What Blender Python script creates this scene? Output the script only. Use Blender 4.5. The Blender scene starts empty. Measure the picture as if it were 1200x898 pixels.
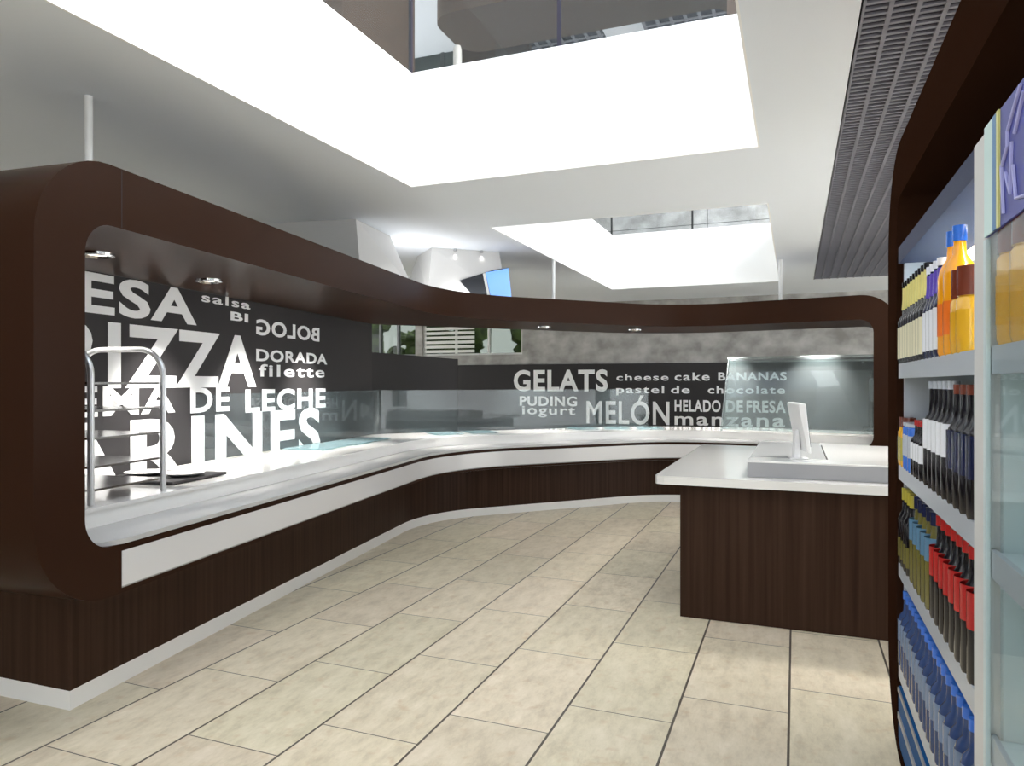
import bpy, bmesh, math, random
from mathutils import Vector, Matrix
random.seed(4)
C = bpy.context.scene.collection
R = math.radians
# ------------------------------------------------------------------ materials
def lin(c):
    return tuple(((v/255)/12.92 if v/255 <= .04045 else ((v/255+.055)/1.055)**2.4) for v in c)+(1,)
def mat(name, rgb, rough=.5, metal=0, spec=.5, coat=0, trans=0, ior=1.45, emit=0, alpha=1):
    m = bpy.data.materials.new(name); m.use_nodes = True
    b = m.node_tree.nodes['Principled BSDF']
    b.inputs['Base Color'].default_value = lin(rgb)
    b.inputs['Roughness'].default_value = rough
    b.inputs['Metallic'].default_value = metal
    b.inputs['Specular IOR Level'].default_value = spec
    b.inputs['Coat Weight'].default_value = coat
    b.inputs['Coat Roughness'].default_value = .08
    b.inputs['Transmission Weight'].default_value = trans
    b.inputs['IOR'].default_value = ior
    if emit:
        b.inputs['Emission Color'].default_value = lin(rgb); b.inputs['Emission Strength'].default_value = emit
    b.inputs['Alpha'].default_value = alpha
    return m
def nodes(m):
    return m.node_tree.nodes, m.node_tree.links, m.node_tree.nodes['Principled BSDF']
def speckle(m, c1, c2, scale, detail=4, stretch=(1, 1, 1), lo=.35, hi=.65, bump=0):
    N, L, b = nodes(m)
    tc = N.new('ShaderNodeTexCoord'); mp = N.new('ShaderNodeMapping'); mp.inputs['Scale'].default_value = stretch
    nz = N.new('ShaderNodeTexNoise'); nz.inputs['Scale'].default_value = scale; nz.inputs['Detail'].default_value = detail
    rp = N.new('ShaderNodeValToRGB'); e = rp.color_ramp.elements
    e[0].position = lo; e[0].color = lin(c1); e[1].position = hi; e[1].color = lin(c2)
    L.new(tc.outputs['Object'], mp.inputs['Vector']); L.new(mp.outputs[0], nz.inputs['Vector'])
    L.new(nz.outputs['Fac'], rp.inputs['Fac']); L.new(rp.outputs[0], b.inputs['Base Color'])
    if bump:
        bp = N.new('ShaderNodeBump'); bp.inputs['Strength'].default_value = bump
        L.new(nz.outputs['Fac'], bp.inputs['Height']); L.new(bp.outputs[0], b.inputs['Normal'])
    return m
def thin_glass(name, rgb, refl=.12, tint=.9, fr=.12, dif=(186, 204, 208)):
    """clear sheet: transparent with a fresnel gloss (no caustic noise)"""
    m = bpy.data.materials.new(name); m.use_nodes = True
    N, L = m.node_tree.nodes, m.node_tree.links
    N.remove(N['Principled BSDF']); out = N['Material Output']
    t = N.new('ShaderNodeBsdfTransparent'); t.inputs[0].default_value = lin(rgb)
    g = N.new('ShaderNodeBsdfGlossy'); g.inputs['Roughness'].default_value = .02
    d = N.new('ShaderNodeBsdfDiffuse'); d.inputs[0].default_value = lin(dif)
    mx0 = N.new('ShaderNodeMixShader'); mx0.inputs[0].default_value = 1-tint
    L.new(t.outputs[0], mx0.inputs[1]); L.new(d.outputs[0], mx0.inputs[2])
    lw = N.new('ShaderNodeLayerWeight'); lw.inputs[0].default_value = .35
    ma = N.new('ShaderNodeMath'); ma.operation = 'MULTIPLY_ADD'; ma.inputs[1].default_value = fr; ma.inputs[2].default_value = refl
    L.new(lw.outputs['Fresnel'], ma.inputs[0])
    mx = N.new('ShaderNodeMixShader'); L.new(ma.outputs[0], mx.inputs[0])
    L.new(mx0.outputs[0], mx.inputs[1]); L.new(g.outputs[0], mx.inputs[2]); L.new(mx.outputs[0], out.inputs[0])
    return m
M = {}
M['brown'] = mat('brown_lacquer', (48, 29, 19), .3, spec=.08)
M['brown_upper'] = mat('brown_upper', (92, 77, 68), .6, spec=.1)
M['brown_matt'] = mat('brown_matt', (46, 28, 19), .5, spec=0)
M['wood'] = speckle(mat('dark_wood', (58, 41, 34), .45, spec=.1), (46, 30, 21), (66, 47, 36), 5, 6, (6, 6, .12), .3, .72)
M['white'] = mat('white_gloss', (232, 230, 226), .12, spec=.5, coat=.3)
M['fascia'] = mat('white_fascia', (214, 212, 211), .12, spec=.5, coat=.3)
M['plinth'] = mat('white_plinth', (240, 238, 234), .4)
M['slide'] = mat('tray_slide_grey', (188, 187, 185), .25)
M['steel'] = mat('brushed_steel', (190, 190, 190), .22, metal=1)
M['chrome'] = mat('chrome', (215, 215, 215), .3, metal=.7)
M['greystrip'] = mat('grey_strip', (150, 150, 152), .3)
M['panel'] = mat('charcoal_panel', (54, 52, 53), .5, spec=.25)
M['letter'] = mat('letter_white', (246, 246, 246), .5)
M['ceil'] = mat('ceiling_paint', (236, 241, 247), .9, spec=.1)
M['well'] = mat('well_paint', (246, 246, 244), .8, spec=.1)
M['duct'] = mat('duct_paint', (206, 205, 203), .7, spec=.2)
M['concrete'] = speckle(mat('concrete', (140, 138, 134), .85, spec=.15), (138, 136, 132), (190, 188, 185), 3.2, 12, (1, 1, 1.2), .3, .7, .1)
M['conc_line'] = mat('concrete_joint', (60, 60, 58), .9)
M['grille'] = mat('grille_metal', (122, 122, 132), .5)
M['plenum'] = mat('plenum_dark', (46, 44, 58), .9)
M['glass'] = thin_glass('clear_glass', (252, 254, 254), .015, .957, .12, (176, 194, 200))  # small pale diffuse share imitates reflected light veiling the sheet
M['caseglass'] = thin_glass('case_glass', (244, 248, 248), .03, .945, .12, (196, 206, 208))
M['plate'] = thin_glass('glass_plate', (196, 222, 226), .12, .75)
M['edge'] = mat('glass_edge', (150, 196, 202), .1)
M['rail'] = thin_glass('tinted_balustrade', (226, 224, 220), .01, .97, .06)
M['clear'] = thin_glass('far_balustrade', (250, 251, 250), .02, .99, .06)
M['fin'] = thin_glass('case_fin', (240, 246, 246), .05, .86, .1, (224, 234, 234))
M['window'] = thin_glass('window_glass', (150, 154, 150), .02, .99, .06)
M['frame_white'] = mat('frame_white', (225, 225, 222), .5)
M['rod'] = mat('rod_white', (220, 220, 218), .4)
M['cooler'] = mat('cooler_white', (186, 192, 200), .35)
M['coolgrey'] = mat('cooler_header', (62, 68, 92), .5, spec=.05)
M['coolpale'] = mat('cooler_pale', (205, 222, 224), .35)
M['coolblue'] = mat('cooler_blue', (22, 84, 140), .5, spec=.05)
M['post'] = mat('post_white', (216, 216, 214), .5)
M['dark'] = mat('black_plastic', (24, 24, 26), .4)
M['grey'] = mat('mid_grey', (120, 122, 124), .45)
M['lamp'] = mat('lamp_disc', (255, 244, 228), .4, emit=1.1)
M['leaf'] = speckle(mat('leaves', (70, 100, 40), .8), (40, 62, 26), (150, 178, 92), 6, 6)
M['skyblue'] = mat('reflected_sky', (112, 158, 236), .2, emit=.38)  # glow stands in for sky mirrored in the panel on the duct
M['darkgloss'] = mat('dark_gloss', (44, 46, 50), .2)
M['imac'] = mat('monitor_white', (228, 228, 228), .3)
# floor: 0.508 x 0.922 tiles, running bond stepping one third per column
def floor_mat():
    m = mat('stone_tiles', (205, 198, 180), .32, spec=.35)
    N, L, b = nodes(m)
    tc = N.new('ShaderNodeTexCoord'); sp = N.new('ShaderNodeSeparateXYZ'); L.new(tc.outputs['Object'], sp.inputs[0])
    def math_(op, a, bb=None, c=None):
        n = N.new('ShaderNodeMath'); n.operation = op
        for i, v in enumerate((a, bb, c)):
            if v is None: continue
            if isinstance(v, (int, float)): n.inputs[i].default_value = v
            else: L.new(v, n.inputs[i])
        return n.outputs[0]
    TW, TL = .5085, .9235
    gx = math_('DIVIDE', math_('ADD', sp.outputs['X'], .028), TW)
    cx = math_('FLOOR', gx); fx = math_('FRACT', gx)
    gy = math_('SUBTRACT', math_('DIVIDE', math_('SUBTRACT', sp.outputs['Y'], 4.016), TL), math_('DIVIDE', cx, 3.0))
    cy = math_('FLOOR', gy); fy = math_('FRACT', gy)
    ex = math_('MULTIPLY', math_('MINIMUM', fx, math_('SUBTRACT', 1.0, fx)), TW)
    ey = math_('MULTIPLY', math_('MINIMUM', fy, math_('SUBTRACT', 1.0, fy)), TL)
    g = math_('MAXIMUM', math_('LESS_THAN', ex, .0058), math_('LESS_THAN', ey, .0030))
    cid = N.new('ShaderNodeCombineXYZ'); L.new(cx, cid.inputs[0]); L.new(cy, cid.inputs[1])
    wn = N.new('ShaderNodeTexWhiteNoise'); wn.noise_dimensions = '2D'; L.new(cid.outputs[0], wn.inputs['Vector'])
    off = N.new('ShaderNodeVectorMath'); off.operation = 'SCALE'; L.new(wn.outputs['Color'], off.inputs[0]); off.inputs['Scale'].default_value = 30
    add = N.new('ShaderNodeVectorMath'); add.operation = 'ADD'; L.new(tc.outputs['Object'], add.inputs[0]); L.new(off.outputs[0], add.inputs[1])
    mp = N.new('ShaderNodeMapping'); mp.inputs['Scale'].default_value = (5.5, 2.2, 1); L.new(add.outputs[0], mp.inputs['Vector'])
    n1 = N.new('ShaderNodeTexNoise'); n1.inputs['Scale'].default_value = 2.2; n1.inputs['Detail'].default_value = 9; n1.inputs['Roughness'].default_value = .75
    L.new(mp.outputs[0], n1.inputs['Vector'])
    rp = N.new('ShaderNodeValToRGB'); e = rp.color_ramp.elements
    e[0].position = .28; e[0].color = lin((198, 184, 158)); e[1].position = .72; e[1].color = lin((240, 227, 204))
    k = e.new(.5); k.color = lin((224, 211, 184))
    L.new(n1.outputs['Fac'], rp.inputs['Fac'])
    hs = N.new('ShaderNodeHueSaturation'); L.new(rp.outputs[0], hs.inputs['Color'])
    L.new(math_('MULTIPLY_ADD', wn.outputs['Value'], .14, .94), hs.inputs['Value'])
    sw = N.new('ShaderNodeSeparateColor'); L.new(wn.outputs['Color'], sw.inputs[0]); L.new(math_('MULTIPLY_ADD', sw.outputs[1], -.02, .508), hs.inputs['Hue'])
    n2 = N.new('ShaderNodeTexNoise'); n2.inputs['Scale'].default_value = 14; n2.inputs['Detail'].default_value = 3; L.new(add.outputs[0], n2.inputs['Vector'])
    sp2 = N.new('ShaderNodeValToRGB'); q = sp2.color_ramp.elements; q[0].position = .58; q[0].color = (0, 0, 0, 1); q[1].position = .76; q[1].color = (.5, .5, .5, 1)
    L.new(n2.outputs['Fac'], sp2.inputs['Fac'])
    mx1 = N.new('ShaderNodeMixRGB'); L.new(sp2.outputs[0], mx1.inputs[0]); L.new(hs.outputs[0], mx1.inputs[1]); mx1.inputs[2].default_value = lin((206, 178, 142))
    mx = N.new('ShaderNodeMixRGB'); L.new(g, mx.inputs[0]); L.new(mx1.outputs[0], mx.inputs[1]); mx.inputs[2].default_value = lin((92, 84, 74))
    L.new(mx.outputs[0], b.inputs['Base Color'])
    return m
M['floor'] = floor_mat()
# ------------------------------------------------------------------ mesh helpers
def obj(name, bm, m, parent=None, smooth=False, angle=35):
    me = bpy.data.meshes.new(name)
    bmesh.ops.recalc_face_normals(bm, faces=bm.faces[:])
    bm.to_mesh(me); bm.free()
    if smooth:
        for p in me.polygons: p.use_smooth = True
        me.set_sharp_from_angle(angle=R(angle))
    o = bpy.data.objects.new(name, me); C.objects.link(o)
    if m is not None: me.materials.append(m if not isinstance(m, str) else M[m])
    if parent is not None: o.parent = parent
    return o
def tag(o, label, cat, group=None):
    o['label'] = label; o['category'] = cat
    if group: o['group'] = group
    return o
def struct(o): o['kind'] = 'structure'; return o
def thing(name, label, cat, loc=(0, 0, 0), rz=0, group=None):
    o = bpy.data.objects.new(name, None); C.objects.link(o)
    o.location = loc; o.rotation_euler = (0, 0, rz); o.empty_display_size = .1
    return tag(o, label, cat, group)
def box(bm, x0, x1, y0, y1, z0, z1):
    v = [bm.verts.new((x, y, z)) for z in (z0, z1) for x, y in ((x0, y0), (x1, y0), (x1, y1), (x0, y1))]
    for f in ((0, 1, 2, 3), (4, 5, 6, 7), (0, 1, 5, 4), (1, 2, 6, 5), (2, 3, 7, 6), (3, 0, 4, 7)):
        bm.faces.new([v[i] for i in f])
    return bm
def B(*a): return box(bmesh.new(), *a)
def bevel(bm, w, seg=2):
    bmesh.ops.bevel(bm, geom=bm.edges[:], offset=w, segments=seg, affect='EDGES', profile=.5); return bm
def prism(bm, pts, fn0, fn1):
    a = [bm.verts.new(fn0(p)) for p in pts]; b = [bm.verts.new(fn1(p)) for p in pts]
    bm.faces.new(a); bm.faces.new(b[::-1]); k = len(pts)
    for i in range(k): bm.faces.new((a[i], a[(i+1) % k], b[(i+1) % k], b[i]))
    return bm
def lathe(bm, prof, seg=14, cx=0, cy=0):
    rings = []
    for r, z in prof:
        if r < 1e-5: rings.append([bm.verts.new((cx, cy, z))])
        else: rings.append([bm.verts.new((cx+r*math.cos(2*math.pi*i/seg), cy+r*math.sin(2*math.pi*i/seg), z)) for i in range(seg)])
    for a, b in zip(rings, rings[1:]):
        for i in range(seg):
            j = (i+1) % seg
            if len(a) == 1 and len(b) == 1: continue
            if len(a) == 1: bm.faces.new((a[0], b[i], b[j]))
            elif len(b) == 1: bm.faces.new((a[i], a[j], b[0]))
            else: bm.faces.new((a[i], a[j], b[j], b[i]))
    return bm
def tube(bm, pts, r, seg=10):
    pts = [Vector(p) for p in pts]; rings = []
    up = Vector((0, 0, 1))
    for i, p in enumerate(pts):
        d = ((pts[min(i+1, len(pts)-1)]-p).normalized()+(p-pts[max(i-1, 0)]).normalized()).normalized()
        ref = up if abs(d.dot(up)) < .95 else Vector((1, .3, 0)).normalized()
        if i == 0: s = d.cross(ref).normalized()
        else: s = (s-d*s.dot(d)).normalized()
        t = d.cross(s)
        rings.append([bm.verts.new(p+r*(math.cos(2*math.pi*k/seg)*s+math.sin(2*math.pi*k/seg)*t)) for k in range(seg)])
    for a, b in zip(rings, rings[1:]):
        for k in range(seg): bm.faces.new((a[k], a[(k+1) % seg], b[(k+1) % seg], b[k]))
    bm.faces.new(rings[0]); bm.faces.new(rings[-1][::-1])
    return bm
ORD = ['first', 'second', 'third', 'fourth', 'fifth', 'sixth', 'seventh', 'eighth', 'ninth', 'tenth', 'eleventh', 'twelfth', 'thirteenth', 'fourteenth', 'fifteenth', 'sixteenth', 'seventeenth', 'eighteenth']
# ------------------------------------------------------------------ counter path
A1 = R(8.2)
T1 = Vector((-math.sin(A1), math.cos(A1))); N1 = Vector((math.cos(A1), math.sin(A1)))   # along, towards the customer
CF = -2.60
START = N1*CF + T1*2.404
D2 = Vector((math.cos(R(46.8)), math.sin(R(46.8)))); Q2 = Vector((-2.56, 8.43))
D3 = Vector((math.cos(R(-11.2)), math.sin(R(-11.2)))); Q3 = Vector((-.5, 9.42))
def isect(p, d, q, e):
    w = q-p; den = d.x*e.y-d.y*e.x
    return p+d*((w.x*e.y-w.y*e.x)/den)
def path(off, r1, r2, endlen, n1=14, n2=14):
    """polyline of 3 straights and 2 fillets, moved back by off; returned as matched stations"""
    L1, L2, L3 = -N1, Vector((-D2.y, D2.x)), Vector((-D3.y, D3.x))
    p1, p2, p3 = START+L1*off, Q2+L2*off, Q3+L3*off
    v1 = isect(p1, T1, p2, D2); v2 = isect(p2, D2, p3, D3)
    out = []
    def fil(v, d0, d1, r, n):
        ang = math.acos(max(-1, min(1, d0.dot(d1)))); tl = r*math.tan(ang/2)
        a = v-d0*tl; nn = Vector((d0.y, -d0.x)); ce = a+nn*r        # both turn clockwise
        a0 = math.atan2((a-ce).y, (a-ce).x)
        return [ce+r*Vector((math.cos(a0-ang*i/n), math.sin(a0-ang*i/n))) for i in range(n+1)]
    f1 = fil(v1, T1, D2, r1, n1); f2 = fil(v2, D2, D3, r2, n2)
    end = Q3+D3*endlen+L3*off
    def seg(a, b, n): return [a.lerp(b, i/n) for i in range(n)]
    return seg(p1, f1[0], 24)+f1[:-1]+seg(f1[-1], f2[0], 10)+f2[:-1]+seg(f2[-1], end, 20)+[end], v1, v2
ENDLEN = 1.62
FRONT, V1F, V2F = path(0, 1.85, 1.35, ENDLEN)
BACK, V1B, V2B = path(1.2, .25, 1.9, ENDLEN)
LEN = [0]
for p, q in zip(FRONT, FRONT[1:]): LEN.append(LEN[-1]+(q-p).length)
TOT = LEN[-1]
def pos(l, s):
    l = max(0, min(TOT, l)); i = 0
    while i < len(LEN)-2 and LEN[i+1] < l: i += 1
    f = (l-LEN[i])/(LEN[i+1]-LEN[i])
    a = FRONT[i].lerp(FRONT[i+1], f); b = BACK[i].lerp(BACK[i+1], f)
    return a.lerp(b, s/1.2)
def W(l, s, z): p = pos(l, s); return (p.x, p.y, z)
def stations(l0, l1):
    return [l0]+[l for l in LEN if l0+.01 < l < l1-.01]+[l1]
def sweep(bm, prof, l0, l1):
    """closed (s, z) profile along the counter path"""
    rings = [[bm.verts.new(W(l, s, z)) for s, z in prof] for l in stations(l0, l1)]
    k = len(prof)
    for a, b in zip(rings, rings[1:]):
        for i in range(k): bm.faces.new((a[i], a[(i+1) % k], b[(i+1) % k], b[i]))
    bm.faces.new(rings[0]); bm.faces.new(rings[-1][::-1])
    return bm
def rect(s0, s1, z0, z1): return [(s0, z0), (s1, z0), (s1, z1), (s0, z1)]
def rounded_ring(bm, a0, a1, z0, z1, r, b0, b1, y0, y1, q, fn_a, fn_b, stops=None, n=10):
    """rounded rectangle frame in an (a, z) plane; fn_a / fn_b give the two faces"""
    def loop(x0, x1, w0, w1, rr):
        P = []
        def arc(cx, cz, st): return [(cx+rr*math.cos(st+math.pi/2*i/n), cz+rr*math.sin(st+math.pi/2*i/n)) for i in range(n+1)]
        top = [x for x in (stops or []) if x0+rr+.02 < x < x1-rr-.02]
        P += arc(x1-rr, w1-rr, 0)
        return P, top, arc(x0+rr, w1-rr, math.pi/2), arc(x0+rr, w0+rr, math.pi), arc(x1-rr, w0+rr, 1.5*math.pi)
    def full(x0, x1, w0, w1, rr, tops):
        P, _, c2, c3, c4 = loop(x0, x1, w0, w1, rr)
        return P+[(x, w1) for x in reversed(tops)]+c2+c3+[(x, w0) for x in tops]+c4
    tops = [x for x in (stops or []) if max(a0+r, b0+q)+.03 < x < min(a1-r, b1-q)-.03]
    o = full(a0, a1, z0, z1, r, tops); i_ = full(b0, b1, y0, y1, q, tops)
    of = [bm.verts.new(fn_a(p)) for p in o]; ob = [bm.verts.new(fn_b(p)) for p in o]
    nf = [bm.verts.new(fn_a(p)) for p in i_]; nb = [bm.verts.new(fn_b(p)) for p in i_]
    k = len(o)
    for j in range(k):
        h = (j+1) % k
        bm.faces.new((of[j], of[h], nf[h], nf[j])); bm.faces.new((ob[h], ob[j], nb[j], nb[h]))
        bm.faces.new((of[h], of[j], ob[j], ob[h])); bm.faces.new((nf[j], nf[h], nb[h], nb[j]))
    return bm
# ------------------------------------------------------------------ lettering
def word(name, text, origin, xd, x0, x1, zb, zt, parent, up=(0, 0, 1), bold=.018, out=.004, flip=False, hx=None, m='letter'):
    """text mesh laid on an upright plane: spans x0..x1 along xd, baseline zb, tallest glyph zt"""
    cu = bpy.data.curves.new(name, 'FONT'); cu.body = text; cu.offset = bold if text.isupper() else bold*.6; cu.resolution_u = 4; cu.extrude = .01; cu.space_character = 1.1 if text.isupper() else 1.16
    to = bpy.data.objects.new(name+'_tmp', cu); C.objects.link(to)
    dg = bpy.context.evaluated_depsgraph_get()
    me = bpy.data.meshes.new_from_object(to.evaluated_get(dg))
    bpy.data.objects.remove(to); bpy.data.curves.remove(cu)
    xs = [v.co.x for v in me.vertices]; ys = [v.co.y for v in me.vertices]
    a, b = min(xs), max(xs); top = max(ys)
    if hx: top = hx
    xd = Vector((xd[0], xd[1], 0)).normalized(); nrm = Vector((xd.y, -xd.x, 0)); o = Vector(origin)
    for v in me.vertices:
        fx = (v.co.x-a)/(b-a)
        if flip: fx = 1-fx
        v.co = o+xd*(x0+(x1-x0)*fx)+Vector((0, 0, zb+(zt-zb)*v.co.y/top))+nrm*(out*.5*(1 if v.co.z > 0 else 0)+.0015)
    me.materials.append(M[m])
    ob = bpy.data.objects.new(name, me); C.objects.link(ob); ob.parent = parent
    return ob
# ------------------------------------------------------------------ room shell
CZ, UZ, YW = 3.22, 4.14, 13.97
struct(obj('floor', B(-13, 8, -6, 15.2, -.12, 0), 'floor'))
# ceiling slab with two light wells and the recess of the grille
xs = [-13, -2.955, -.225, .27, 2.3, 8]; ys = [-6, -2.2, 5.185, 6.83, 12.14, YW]
bm = bmesh.new()
holes = {(1, 1), (1, 3), (3, 1), (3, 2), (3, 3)}
for i in range(5):
    for j in range(5):
        if (i, j) in holes: continue
        box(bm, xs[i], xs[i+1], ys[j], ys[j+1], CZ, UZ)
bmesh.ops.remove_doubles(bm, verts=bm.verts[:], dist=1e-4)
seen = {}
for f in bm.faces[:]:
    k = tuple(sorted(v.index for v in f.verts)); seen.setdefault(k, []).append(f)
bm.verts.index_update(); seen = {}
for f in bm.faces[:]: seen.setdefault(tuple(sorted(v.index for v in f.verts)), []).append(f)
bmesh.ops.delete(bm, geom=[f for k in seen.values() if len(k) > 1 for f in k], context='FACES_ONLY')
ceiling = struct(obj('ceiling', bm, 'ceil'))
# painted linings of the light wells
for k, (y0, y1) in enumerate(((-2.2, 5.185), (6.83, 12.14))):
    bm = bmesh.new(); t = .012
    box(bm, -2.955, -2.955+t, y0, y1, CZ-.001, UZ+.02); box(bm, -2.955+t, -.225-t, y1-t, y1, CZ-.001, UZ+.02)
    box(bm, -.225-t, -.225, y0, y1, CZ-.001, UZ+.02); box(bm, -2.955+t, -.225-t, y0, y0+t, CZ-.001, UZ+.02)
    struct(obj('trim_%d' % (k+1), bm, 'well'))
# back wall with two stand-in clerestory windows, running up through the upper storey
bm = bmesh.new()
for (x0, x1, z0, z1) in ((-13, 8, 0, 2.2), (-13, -9.3, 2.2, 3.0), (-7.85, -7.68, 2.2, 3.0), (-5.31, 8, 2.2, 3.0), (-13, 8, 3.0, 9)):
    box(bm, x0, x1, YW, YW+.25, z0, z1)
struct(obj('wall_back', bm, 'concrete'))
bm = bmesh.new()
for x in (-4.6, -1.55, 1.5): box(bm, x-.006, x+.006, YW-.004, YW+.02, 4.1, 9)
box(bm, -13, 8, YW-.004, YW+.02, 4.62, 4.63)
struct(obj('trim_3', bm, 'conc_line'))
bm = bmesh.new()
for y in (6.6, 9, 12): box(bm, -13.1, -13, y, y+.12, .1, CZ)
box(bm, -13.1, -13, -6, YW, 0, .1); box(bm, -13.1, -13, -5.88, 6, .1, CZ)
struct(obj('wall_left', bm, 'frame_white'))
for k, (x0, x1) in enumerate(((-9.3, -7.85), (-7.68, -5.31))):  # windows added in place of the reflections in a mirrored hood
    w = struct(obj('window_%d' % (k+1), B(x0, x1, YW+.11, YW+.12, 2.2, 3.0), 'window'))
    bm = bmesh.new(); f = .04
    box(bm, x0, x1, YW+.06, YW+.16, 2.2, 2.2+f); box(bm, x0, x1, YW+.06, YW+.16, 3-f, 3)
    for q in range(4):
        x = x0+(x1-x0-f)*q/3; box(bm, x, x+f, YW+.06, YW+.16, 2.2+f, 3-f)
    obj('window_frame', bm, 'frame_white' if k else 'grey', w)
    if k:
        bm = bmesh.new()
        for q in range(7): box(bm, x0+.06, x0+1.25, YW+.02, YW+.055, 2.26+q*.1, 2.32+q*.1)
        obj('blind', bm, 'frame_white', w)
bm = bmesh.new()
for x0, x1, z0, z1 in ((-13, -2.8, 0, CZ), (-2.8, 8, 2.6, CZ), (-2.8, 8, 0, .12), (-.2, 1.4, .12, 2.6), (4.2, 8, .12, 2.6)): box(bm, x0, x1, -6, -5.85, z0, z1)
struct(obj('wall_front', bm, 'ceil'))
# greenery outside the stand-in back windows
def hedge(name, x0, x1, y, z0, z1, label, n=60, parent=None):
    bm = bmesh.new()
    for i in range(n):
        r = random.uniform(.18, .4)
        mtx = Matrix.Translation((random.uniform(x0, x1), y+random.uniform(-.3, .3), random.uniform(z0, z1))) @ Matrix.Rotation(random.uniform(0, 3), 4, 'Z')
        bmesh.ops.create_icosphere(bm, subdivisions=2, radius=r, matrix=mtx)
    for v in bm.verts: v.co += Vector((random.uniform(-.06, .06), random.uniform(-.06, .06), random.uniform(-.06, .06)))
    return tag(obj(name, bm, 'leaf'), label, 'hedge')
hedge('reflected_hedge', -13.5, -7.6, 17.2, .3, 3.2, 'green hedge standing in for reflected greenery behind the small clerestory window on the left', 110)
hedge('reflected_hedge', -7.0, -5.2, 17.4, .1, 2.9, 'pale green bushes standing in for reflected greenery behind the right end of the wide clerestory window', 40)
struct(obj('ground', B(-20, 8, 14.3, 24, -.2, -.02), 'leaf'))
# charcoal wainscot on the back wall with the dessert words
wain = tag(obj('wainscot_panel', bevel(B(-13, 2.6, YW-.05, YW-.002, .02, 1.985), .004, 1), 'panel'), 'long charcoal wainscot on the concrete back wall lettered with dessert words', 'wall panel')
o = (0, YW-.05, 0); X = (1, 0)
for t, x0, x1, zb, zt in (('GELATS', -5.483, -3.469, 1.452, 1.872), ('PUDING', -5.349, -4.106, 1.135, 1.33), ('iogurt', -5.292, -4.142, .955, 1.125),
                          ('MELÓN', -3.909, -2.256, .80, 1.36), ('cheese', -3.296, -2.273, 1.65, 1.78), ('cake', -2.157, -1.504, 1.65, 1.80), ('BANANAS', -1.348, -.145, 1.652, 1.802),
                          ('pastel', -3.30, -2.357, 1.405, 1.545), ('de', -2.227, -1.871, 1.405, 1.545), ('chocolate', -1.538, -.174, 1.405, 1.545), ('HELADO', -2.158, -1.303, 1.062, 1.278), ('DE', -1.21, -.904, 1.062, 1.278), ('FRESA', -.843, -.159, 1.062, 1.278), ('manzana', -2.158, -.174, .80, .965)):
    word('lettering', t, o, X, x0, x1, zb, zt, wain, bold=.03 if t != 'MELÓN' else .018)
# ------------------------------------------------------------------ brown canopy frame
canopy = obj('canopy_frame', rounded_ring(bmesh.new(), 0, TOT, .60, 2.62, .40, .26, TOT-.26, .835, 2.335, .15,
             lambda p: W(p[0], 0, p[1]), lambda p: W(p[0], 1.2, p[1]), LEN), 'brown', smooth=True)
tag(canopy, 'continuous dark brown canopy frame looping round the whole serving counter', 'canopy')
bm = bmesh.new(); ls = 2.879-2.404
prism(bm, [(ls-.002, 2.34), (ls+.002, 2.34), (ls+.002, 2.615), (ls-.002, 2.615)], lambda p: W(p[0], .004, p[1]), lambda p: W(p[0], -.001, p[1]))
obj('seam', bm, 'dark', canopy)
def spot(loc, energy, size=130, blend=.6, parent=None, rad=.06, aim=None):
    l = bpy.data.lights.new('spot', 'SPOT'); l.energy = energy; l.spot_size = R(size); l.spot_blend = blend; l.shadow_soft_size = rad; l.color = (1, .97, .92)
    ob = bpy.data.objects.new('spot_beam', l); C.objects.link(ob); ob.location = loc
    if aim: ob.rotation_euler = Vector(aim).to_track_quat('-Z', 'Y').to_euler()
    if parent: ob.parent = parent
    return ob
def downlight(x, y, z, parent, r=.09):
    bm = bmesh.new(); lathe(bm, [(r*.72, z-.004), (r*.8, z-.02), (r, z-.014), (r*1.02, z+.001)], 28, x, y)
    d = obj('downlight', bm, 'steel', parent, smooth=True)
    obj('lamp_disc', lathe(bmesh.new(), [(0, z-.006), (r*.72, z-.006), (r*.72, z+.001)], 24, x, y), 'lamp', d)
DL = [(-3.677, 2.896), (-3.879, 3.931), (-3.043, 8.82), (-2.049, 9.743)]
def tilt(x, y):
    b = -N1 if y < 6.5 else Vector((-.73, .68)) if y < 9.2 else Vector((-.45, .89)) if x < -1.5 else Vector((.19, .98))
    return (b.x*.22, b.y*.22, -.97)
for x, y in DL: downlight(x, y, 2.335, canopy)
for x, y in DL+[(-4.02, 5.0), (-4.17, 6.05), (-3.95, 7.55), (-.9, 10.0), (.25, 9.8)]:  # positions after DL are added spots without fixtures
    spot((x, y, 2.30), 105, 76, .9, parent=canopy, aim=tilt(x, y))
# hanging rods
for (x, y), lb in (((-3.711, 2.869), 'white rod hanging the left end of the brown canopy from the ceiling'), ((-2.954, 8.923), 'white rod holding the canopy beside the far light well, middle of the three'),
                   ((-.182, 10.009), 'white rod holding the far right stretch of the canopy')):
    rd = tag(obj('hanging_rod', lathe(bmesh.new(), [(0, 2.6), (.022, 2.6), (.022, CZ), (0, CZ)], 16, x, y), 'rod', smooth=True), lb, 'rod', 'canopy hanging rods')
    obj('base_flange', lathe(bmesh.new(), [(.022, 2.619), (.05, 2.619), (.05, 2.632), (.022, 2.64)], 20, x, y), 'rod', rd, smooth=True)
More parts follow.
